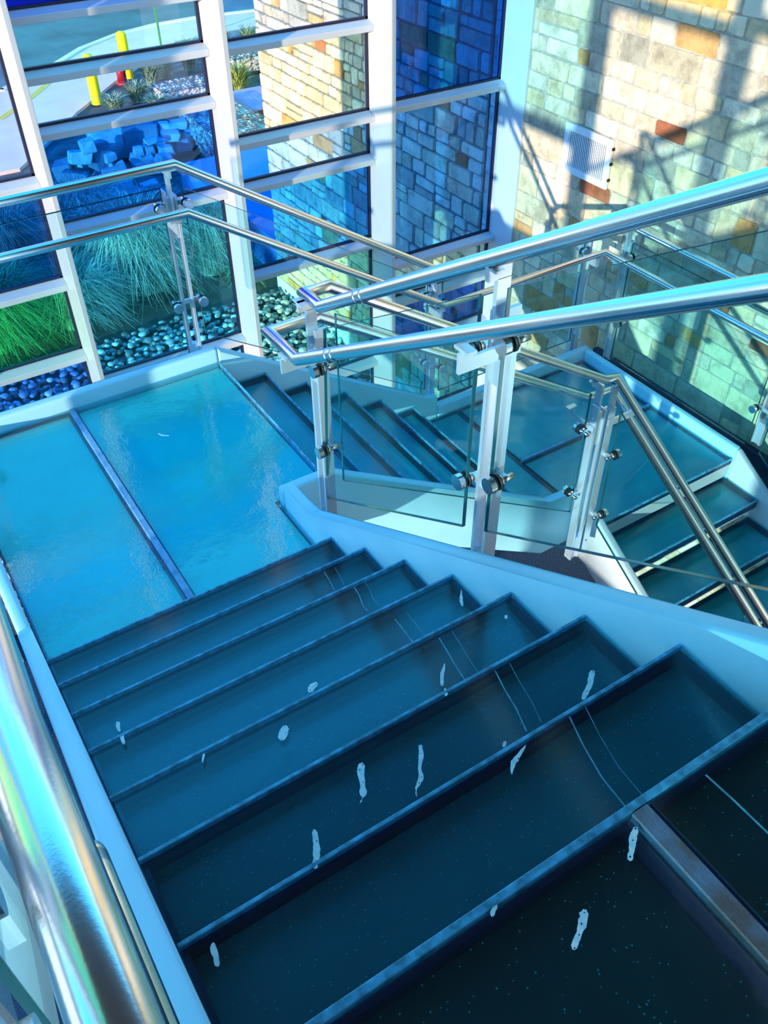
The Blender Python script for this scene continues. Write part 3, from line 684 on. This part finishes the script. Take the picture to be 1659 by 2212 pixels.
def rock_bm(sx, sy, sz_, seed, sharp=.25):
    rnd = random.Random(seed); bm = bmesh.new()
    box(bm, -sx, sx, -sy, sy, -sz_, sz_)
    for v in bm.verts: v.co += Vector((rnd.uniform(-1,1)*sx, rnd.uniform(-1,1)*sy, rnd.uniform(-1,1)*sz_))*sharp
    bmesh.ops.bevel(bm, geom=bm.edges[:], offset=min(sx,sy,sz_)*.22, segments=1, affect='EDGES')
    bmesh.ops.triangulate(bm, faces=bm.faces[:])
    bmesh.ops.subdivide_edges(bm, edges=bm.edges[:], cuts=1, use_grid_fill=True)
    for v in bm.verts: v.co += Vector((rnd.uniform(-1,1), rnd.uniform(-1,1), rnd.uniform(-1,1)))*min(sx,sy,sz_)*.07
    return bm
ROCKS = [ # x, y, height of the centre, half sizes, material, label
 (4.01,15.78,.62,(.12,.09,.11),'rock','pale angular rock perched on top of the left heap'),
 (3.89,15.91,.42,(.21,.16,.10),'rock','wide pale rock just under the topmost one of the left heap'),
 (3.85,16.03,.25,(.08,.06,.07),'rock','small rock wedged below the wide one of the left heap'),
 (3.61,16.13,.16,(.22,.16,.19),'rockD','rounded grey boulder at the left foot of the heap by the steel fin'),
 (3.71,15.83,.10,(.23,.18,.14),'rockD','low dark boulder under the left heap just above the guard rail'),
 (4.22,15.94,.26,(.20,.15,.30),'rockD','dark pointed boulder between the left heap and the middle pair'),
 (4.37,15.81,.36,(.12,.09,.08),'rock','small pale rock capping the middle pair of rocks'),
 (4.30,15.89,.22,(.13,.09,.09),'rock','flat faced bright rock under the small cap rock in the middle'),
 (4.52,15.69,.20,(.08,.06,.08),'rock','small tilted bright rock right of the middle pair'),
 (4.33,15.80,.10,(.14,.11,.09),'rock','rounded rock half hidden by the guard rail under the middle pair'),
 (4.62,16.62,.30,(.30,.22,.28),'rock','tall pale standing stone behind the middle pair'),
 (5.23,16.44,.33,(.35,.26,.26),'rockD','largest dark boulder between the standing stone and the stack'),
 (5.65,16.27,.52,(.10,.07,.08),'rock','small bright rock on the crest of the right hand stack'),
 (5.92,16.24,.52,(.15,.11,.08),'rock','rough rock at the top right end of the stack'),
 (5.68,16.10,.40,(.16,.12,.08),'rock','pale rock directly below the crest rock of the stack'),
 (5.20,15.88,.46,(.11,.08,.04),'rock','thin flat rock lying on the left shoulder of the stack'),
 (5.40,16.01,.36,(.11,.08,.06),'rock','bright oblong block in the upper row of the stack'),
 (6.08,16.15,.34,(.12,.09,.10),'rock','grey rock at the right edge of the stack, upper one'),
 (5.90,16.05,.22,(.16,.12,.12),'rockD','dark block at the right edge of the stack'),
 (4.93,15.85,.34,(.09,.06,.08),'rock','small grey block at the left end of the second row'),
 (5.15,15.89,.30,(.10,.08,.09),'rock','twisted bright block in the second row of the stack'),
 (5.44,15.81,.26,(.15,.11,.08),'rock','broad block at the right of the second row'),
 (4.87,15.89,.22,(.10,.08,.08),'rock','square block at the left end of the third row'),
 (5.08,15.78,.18,(.11,.08,.08),'rock','square block in the middle of the third row'),
 (5.32,15.65,.16,(.15,.11,.10),'rock','brightest square block at the right end of the third row'),
 (4.93,15.84,.08,(.15,.12,.08),'rock','low block at the bottom left of the stack against the rail'),
 (5.13,15.49,.08,(.14,.10,.08),'rock','low block at the bottom right of the stack against the rail'),
 (4.21,15.12,.10,(.08,.06,.09),'rock','pale wedge shaped rock seen just under the guard rail'),
 (4.38,15.11,.10,(.12,.09,.08),'rock','pale leaning rock right of the wedge under the guard rail'),
 (4.70,14.72,.10,(.16,.12,.08),'rock','long pale rock beside the rail post under the guard rail'),
 (3.37,15.09,.12,(.21,.16,.14),'rockD','dark boulder nearest the steel fin below the guard rail'),
 (3.69,14.93,.12,(.19,.14,.14),'rockD','dark boulder below the rail, second from the fin'),
 (4.14,14.35,.12,(.32,.24,.13),'rockD','long dark boulder lowest on the rock slope'),
]
for i, (x, y, z, sx, m, lab) in enumerate(ROCKS):
    o = link('boulder' if m == 'rockD' else 'rock', rock_bm(*sx, 100+i), M[m])
    o.location = (x, y, GROUND+z-.06); o.rotation_euler = (random.uniform(-.15,.15), random.uniform(-.15,.15), random.uniform(-.5,.3))
    tag(o, lab, 'rock', 'rocks heaped outside the glass')

def gabion(name, x0, x1, y0, y1, h, label, rot=0, cell=.1, seed=0, n=160, z=0):
    rnd = random.Random(seed); cx, cy = (x0+x1)/2, (y0+y1)/2; a, b = (x1-x0)/2, (y1-y0)/2
    g = thing('gabion_basket', label, 'gabion', 'wire baskets of stones'); g.location = (cx, cy, GROUND+z); g.rotation_euler = (0,0,rot)
    bm = bmesh.new(); col = bm.loops.layers.float_color.new('stone')
    for k in range(n):
        s = rnd.choice('tfl'); r = rnd.uniform(.05,.085)
        if s == 't': c = (rnd.uniform(-a,a)*.95, rnd.uniform(-b,b)*.95, h-r*.6)
        elif s == 'f': c = (rnd.uniform(-a,a)*.95, -b+r*.6, rnd.uniform(.04,h-.04))
        else: c = (-a+r*.6, rnd.uniform(-b,b)*.95, rnd.uniform(.04,h-.04))
        ret = bmesh.ops.create_icosphere(bm, subdivisions=1, radius=r, matrix=Matrix.Translation(c) @ Matrix.Diagonal((rnd.uniform(.8,1.3),rnd.uniform(.8,1.2),rnd.uniform(.6,1),1)))
        v = rnd.uniform(.3,.75); cc = (v, v*rnd.uniform(.85,1), v*rnd.uniform(.8,1.05), 1)
        for q in ret['verts']:
            for l in q.link_loops: l[col] = cc
    box(bm, -a+.05, a-.05, -b+.05, b-.05, .02, h-.06)
    link('stone_fill', bm, M['pebble'], g)['kind'] = 'stuff'
    bm = bmesh.new(); w = .004
    k = int(2*a/cell)
    for i in range(k+1):
        x = -a+2*a*i/k; box(bm, x-w, x+w, -b-w, -b+w, 0, h); box(bm, x-w, x+w, -b, b, h-w, h+w)
    k = max(1, int(2*b/cell))
    for i in range(k+1):
        y = -b+2*b*i/k; box(bm, -a-w, -a+w, y-w, y+w, 0, h); box(bm, -a, a, y-w, y+w, h-w, h+w)
    k = max(1, int(h/cell))
    for i in range(k+1):
        zz = h*i/k; box(bm, -a, a, -b-w, -b+w, zz-w, zz+w); box(bm, -a-w, -a+w, -b, b, zz-w, zz+w)
    link('wire_cage', bm, M['wire'], g)
gabion('gabion_basket', 6.66, 8.0, 18.9, 19.7, .25, 'pale low gabion basket beside the sage shrubs', .0, seed=1, n=260)
gabion('gabion_basket', 6.1, 7.3, 14.6, 16.9, .62, 'dark gabion basket right of the rock stack beside the steel fin', -.05, seed=2, n=330)
gabion('gabion_basket', 7.36, 8.6, 16.1, 17.6, .42, 'gabion basket carrying the lilac capped bench slab', 0, seed=3, n=300)
gabion('gabion_basket', 8.75, 9.9, 20.0, 20.7, .35, 'small gabion basket between the two yellow green shrubs', 0, seed=4, n=200)
bs = thing('bench_slab', 'lilac topped bench slab with rusty edge on a gabion', 'bench')
link('top', box(bmesh.new(), 7.34, 8.7, 16.0, 17.35, GROUND+.50, GROUND+.52), M['slabtop'], bs)
link('edge_band', box(bmesh.new(), 7.34, 8.7, 16.0, 17.35, GROUND+.425, GROUND+.499), M['corten'], bs)
struct(link('retaining_slab', box(bmesh.new(), 5.10, 7.6, 10.60, 14.2, GROUND-.05, GROUND+.52), M['blueslab']))

def clump(name, x, y, n, h, spread, mt, label, cat, group, wid=.006, mop=True, seed=0, z=GROUND):
    """tuft of separate blades; a mop's blades arch over and hang back to the ground"""
    rnd = random.Random(seed); bm = bmesh.new(); sh = bm.loops.layers.float.new('shade')
    for k in range(n):
        a = rnd.uniform(0, 2*math.pi); L = h*rnd.uniform(.30, 1.0); r0 = math.sqrt(rnd.random())*.30*spread
        out = rnd.uniform(.35, 1)*spread*(.75 if mop else .5)
        d = Vector((math.cos(a), math.sin(a), 0)); s = Vector((-d.y, d.x, 0)); c = rnd.random()
        sw = rnd.gauss(0,.38)*spread; wx = rnd.uniform(-.05,.42)*spread*(1 if mop else .2); prev = None; seg = 7; hang = rnd.uniform(.58,.95)
        for i in range(seg+1):
            f = i/seg
            zz = L*math.sin(f*math.pi*hang) if mop else L*math.sin(f*math.pi*.5)
            p = d*(r0 + out*f**(1.25 if mop else 1.6)) + s*(sw*f*f) + Vector((wx*f*f,0,zz))
            w = wid*(1-.8*f)
            cur = (bm.verts.new(p + s*w), bm.verts.new(p - s*w))
            if prev:
                fc = bm.faces.new((prev[0], prev[1], cur[1], cur[0]))
                for l in fc.loops: l[sh] = min(1, max(0, c*c*.9 + f*.1))
            prev = cur
    o = link(name, bm, mt); o.location = (x, y, z)
    return tag(o, label, cat, group)
GR = 'grass clumps behind the pebble bed'
GS = [(1.10,10.85,2600,1.05,.95,'grassG','green grass clump outside the lowest left pane'),
      (-.15,11.0,1500,1.05,.95,'grassG','green grass clump at the far left edge of the view'),
      (2.15,10.85,1900,.80,.80,'grassT','low drooping grass clump just right of the left steel fin'),
      (3.30,11.35,3000,1.25,1.10,'grassT','tall pale grass clump behind the twin rail post'),
      (4.30,11.25,1600,1.05,.62,'grassT','pale grass clump right of the twin rail post'),
      (1.7,12.9,1600,1.1,1.0,'grassT','dim grass clump behind the left fin, second row'),
      (.2,13.1,1500,1.1,1.0,'grassT','dim grass clump left of the fin, second row'),
      (3.1,13.4,1200,.9,.9,'grassT','dark grass clump below the rock slope'),
      (4.55,10.62,420,.42,.40,'grassG','small green tuft at the corner of the exterior stone wall')]
for i, (x, y, n, h_, sp, mt, lab) in enumerate(GS):
    clump('grass_clump', x, y, n, h_, sp, M[mt], lab, 'grass', GR, seed=200+i, wid=.0050)
SG = [(5.62,19.15,.34,'sage','lowest sage shrub just below the nearer yellow bollard'),(6.25,19.5,.42,'sage','sage shrub right of the nearer bollard, in front of the hydrant'),
      (6.95,20.45,.55,'sage','sage shrub right of the hydrant base'),(7.45,20.9,.62,'sage','sage shrub behind the pale gabion, left one'),
      (8.15,21.1,.66,'sage','sage shrub behind the pale gabion, right one'),(6.40,18.75,.30,'sage','low sage shrub left of the pale gabion'),
      (8.45,18.95,.55,'shrubY','yellow green shrub behind the lilac bench slab'),(9.0,21.0,.75,'shrubY','yellow green shrub farther back beside the exterior wall end, left one'),
      (9.75,21.0,.78,'shrubY','yellow green shrub farther back touching the exterior wall end')]
for i, (x, y, h_, mt, lab) in enumerate(SG):
    clump('sage_shrub', x, y, 420, h_, .42, M[mt], lab, 'shrub', 'shrubs along the pavement edge', wid=.016, mop=False, seed=300+i)

# river cobbles
def cob_mesh(seed):
    rnd = random.Random(seed); bm = bmesh.new()
    bmesh.ops.create_icosphere(bm, subdivisions=2, radius=1)
    ph = [rnd.uniform(0,6) for _ in range(3)]
    for v in bm.verts:
        k = 1 + .14*math.sin(2.1*v.co.x+ph[0]) + .12*math.sin(2.6*v.co.y+ph[1])
        v.co = Vector((v.co.x*k*rnd.uniform(.97,1.03), v.co.y*.78*k, v.co.z*.58*k))
    me = bpy.data.meshes.new('cobble'); bm.to_mesh(me); bm.free()
    for p in me.polygons: p.use_smooth = True
    return me
cobs = []
for i in range(10):
    me = cob_mesh(i); me.materials.append(M['cob'][i % 5]); cobs.append(me)
rnd = random.Random(42)
def cob_spot():
    while True:
        x = rnd.uniform(.35, 4.86); y = rnd.uniform(6.3, 10.1)
        if y > 9.9+.15*math.sin(x*3) : continue
        if x < (y-6.3)*.14: continue
        return x, y
grid_used = []
cnt = 0; tries = 0
proto = None
while cnt < 300 and tries < 6000:
    tries += 1
    x, y = cob_spot()
    # stay where the bed shows past the landing and the stair
    if not ((8.2 < y and x < 3.9) or (x >= 3.3 and y > 6.9)): continue
    s = rnd.uniform(.038,.070)
    if any((x-a)**2+(y-b)**2 < (s+q)**2*.55 for a, b, q in grid_used): continue
    grid_used.append((x, y, s))
    if proto is None:
        proto = bpy.data.objects.new('cobble', cobs[0]); o = proto
        tag(o, 'rounded river cobble lying loose on top of the pebble bed outside the glass', 'cobble', 'river cobbles outside the glass wall')
    else:
        o = proto.copy(); o.data = cobs[rnd.randrange(10)]
    C.objects.link(o)
    o.location = (x, y, GROUND+.045); o.scale = (s, s, s); o.rotation_euler = (rnd.uniform(-.3,.3), rnd.uniform(-.3,.3), rnd.uniform(0,6.28))
    cnt += 1
tb_ = bmesh.new(); bmesh.ops.create_icosphere(tb_, subdivisions=1, radius=1)
tv = [v.co.copy() for v in tb_.verts]; tf = [[v.index for v in f.verts] for f in tb_.faces]; tb_.free()
V_, F_, K_ = [], [], []
for k in range(4200):
    x, y = rnd.uniform(-.5,4.9), rnd.uniform(5.72,10.2); r = rnd.uniform(.032,.058)
    mx = Matrix.Translation((x,y,GROUND-.02+rnd.uniform(0,.03))) @ Matrix.Rotation(rnd.uniform(0,6),4,'Z') @ Matrix.Diagonal((1.2*r,.85*r,.7*r,1))
    n0 = len(V_); V_ += [mx @ c for c in tv]; F_ += [[n0+i for i in f] for f in tf]
    v = rnd.choice((.16,.26,.36,.5,.75)); K_ += [(v*.9, v*.97, v, 1)]*(3*len(tf))
me = bpy.data.meshes.new('pebbles'); me.from_pydata(V_, [], F_)
ca = me.color_attributes.new('stone', 'FLOAT_COLOR', 'CORNER'); ca.data.foreach_set('color', [c for k in K_ for c in k])
for p in me.polygons: p.use_smooth = True
me.materials.append(M['pebble']); pb = bpy.data.objects.new('pebbles', me); C.objects.link(pb)
tag(pb, 'bed of blue grey river pebbles between glass wall and grass', 'pebbles', kind='stuff')

# ------------------------------------------------------------------ light
wd = bpy.data.worlds.new('sky'); bpy.context.scene.world = wd; wd.use_nodes = True
nt = wd.node_tree; nt.nodes.clear()
out = N(nt, 'ShaderNodeOutputWorld'); bg = N(nt, 'ShaderNodeBackground', Strength=1.95)
tc = N(nt, 'ShaderNodeTexCoord'); sp = N(nt, 'ShaderNodeSeparateXYZ'); rp = N(nt, 'ShaderNodeValToRGB')
e = rp.color_ramp.elements
e[0].position = 0; e[0].color = (.95,1.0,1.05,1); e[1].position = 1; e[1].color = (.015,.40,1.0,1)
e3 = e.new(.10); e3.color = (.42,.82,1.05,1)
e2 = e.new(.30); e2.color = (.09,.60,1.05,1)
nt.links.new(tc.outputs['Generated'], sp.inputs[0]); nt.links.new(sp.outputs['Z'], rp.inputs[0])
nt.links.new(rp.outputs['Color'], bg.inputs['Color']); nt.links.new(bg.outputs[0], out.inputs['Surface'])
sd = bpy.data.lights.new('sun', 'SUN'); sd.energy = 6.6; sd.angle = math.radians(.8); sd.color = (1,.88,.70)
so = bpy.data.objects.new('sun', sd); C.objects.link(so)
so.rotation_euler = Vector((1,.48,-.164)).to_track_quat('-Z','Y').to_euler()

# ------------------------------------------------------------------ camera
cd = bpy.data.cameras.new('camera'); co = bpy.data.objects.new('camera', cd); C.objects.link(co)
f = 1881.38; pitch = .7352435; roll = -.00872288; yaw = .56167975
cd.sensor_fit = 'VERTICAL'; cd.sensor_height = 36.0; cd.lens = f*36.0/2212; cd.clip_start = .02; cd.clip_end = 300
hd = Vector((math.sin(yaw), math.cos(yaw), 0)); rt = Vector((math.cos(yaw), -math.sin(yaw), 0))
fw = hd*math.cos(pitch) + Vector((0,0,-math.sin(pitch))); up = hd*math.sin(pitch) + Vector((0,0,math.cos(pitch)))
r2 = rt*math.cos(roll) + up*math.sin(roll); u2 = up*math.cos(roll) - rt*math.sin(roll)
co.matrix_world = Matrix((( r2.x, u2.x, -fw.x, -.01623384),( r2.y, u2.y, -fw.y, -.43139431),( r2.z, u2.z, -fw.z, 1.38915188),(0,0,0,1)))
sc = bpy.context.scene; sc.camera = co
sc.view_settings.view_transform = 'Standard'; sc.view_settings.look = 'None'; sc.view_settings.exposure = .26; sc.view_settings.gamma = 1
sc.view_settings.use_curve_mapping = False
sc.cycles.use_denoising = True
sc.cycles.transparent_max_bounces = 20; sc.cycles.max_bounces = 7; sc.cycles.adaptive_threshold = .02
sc.cycles.sample_clamp_indirect = 4
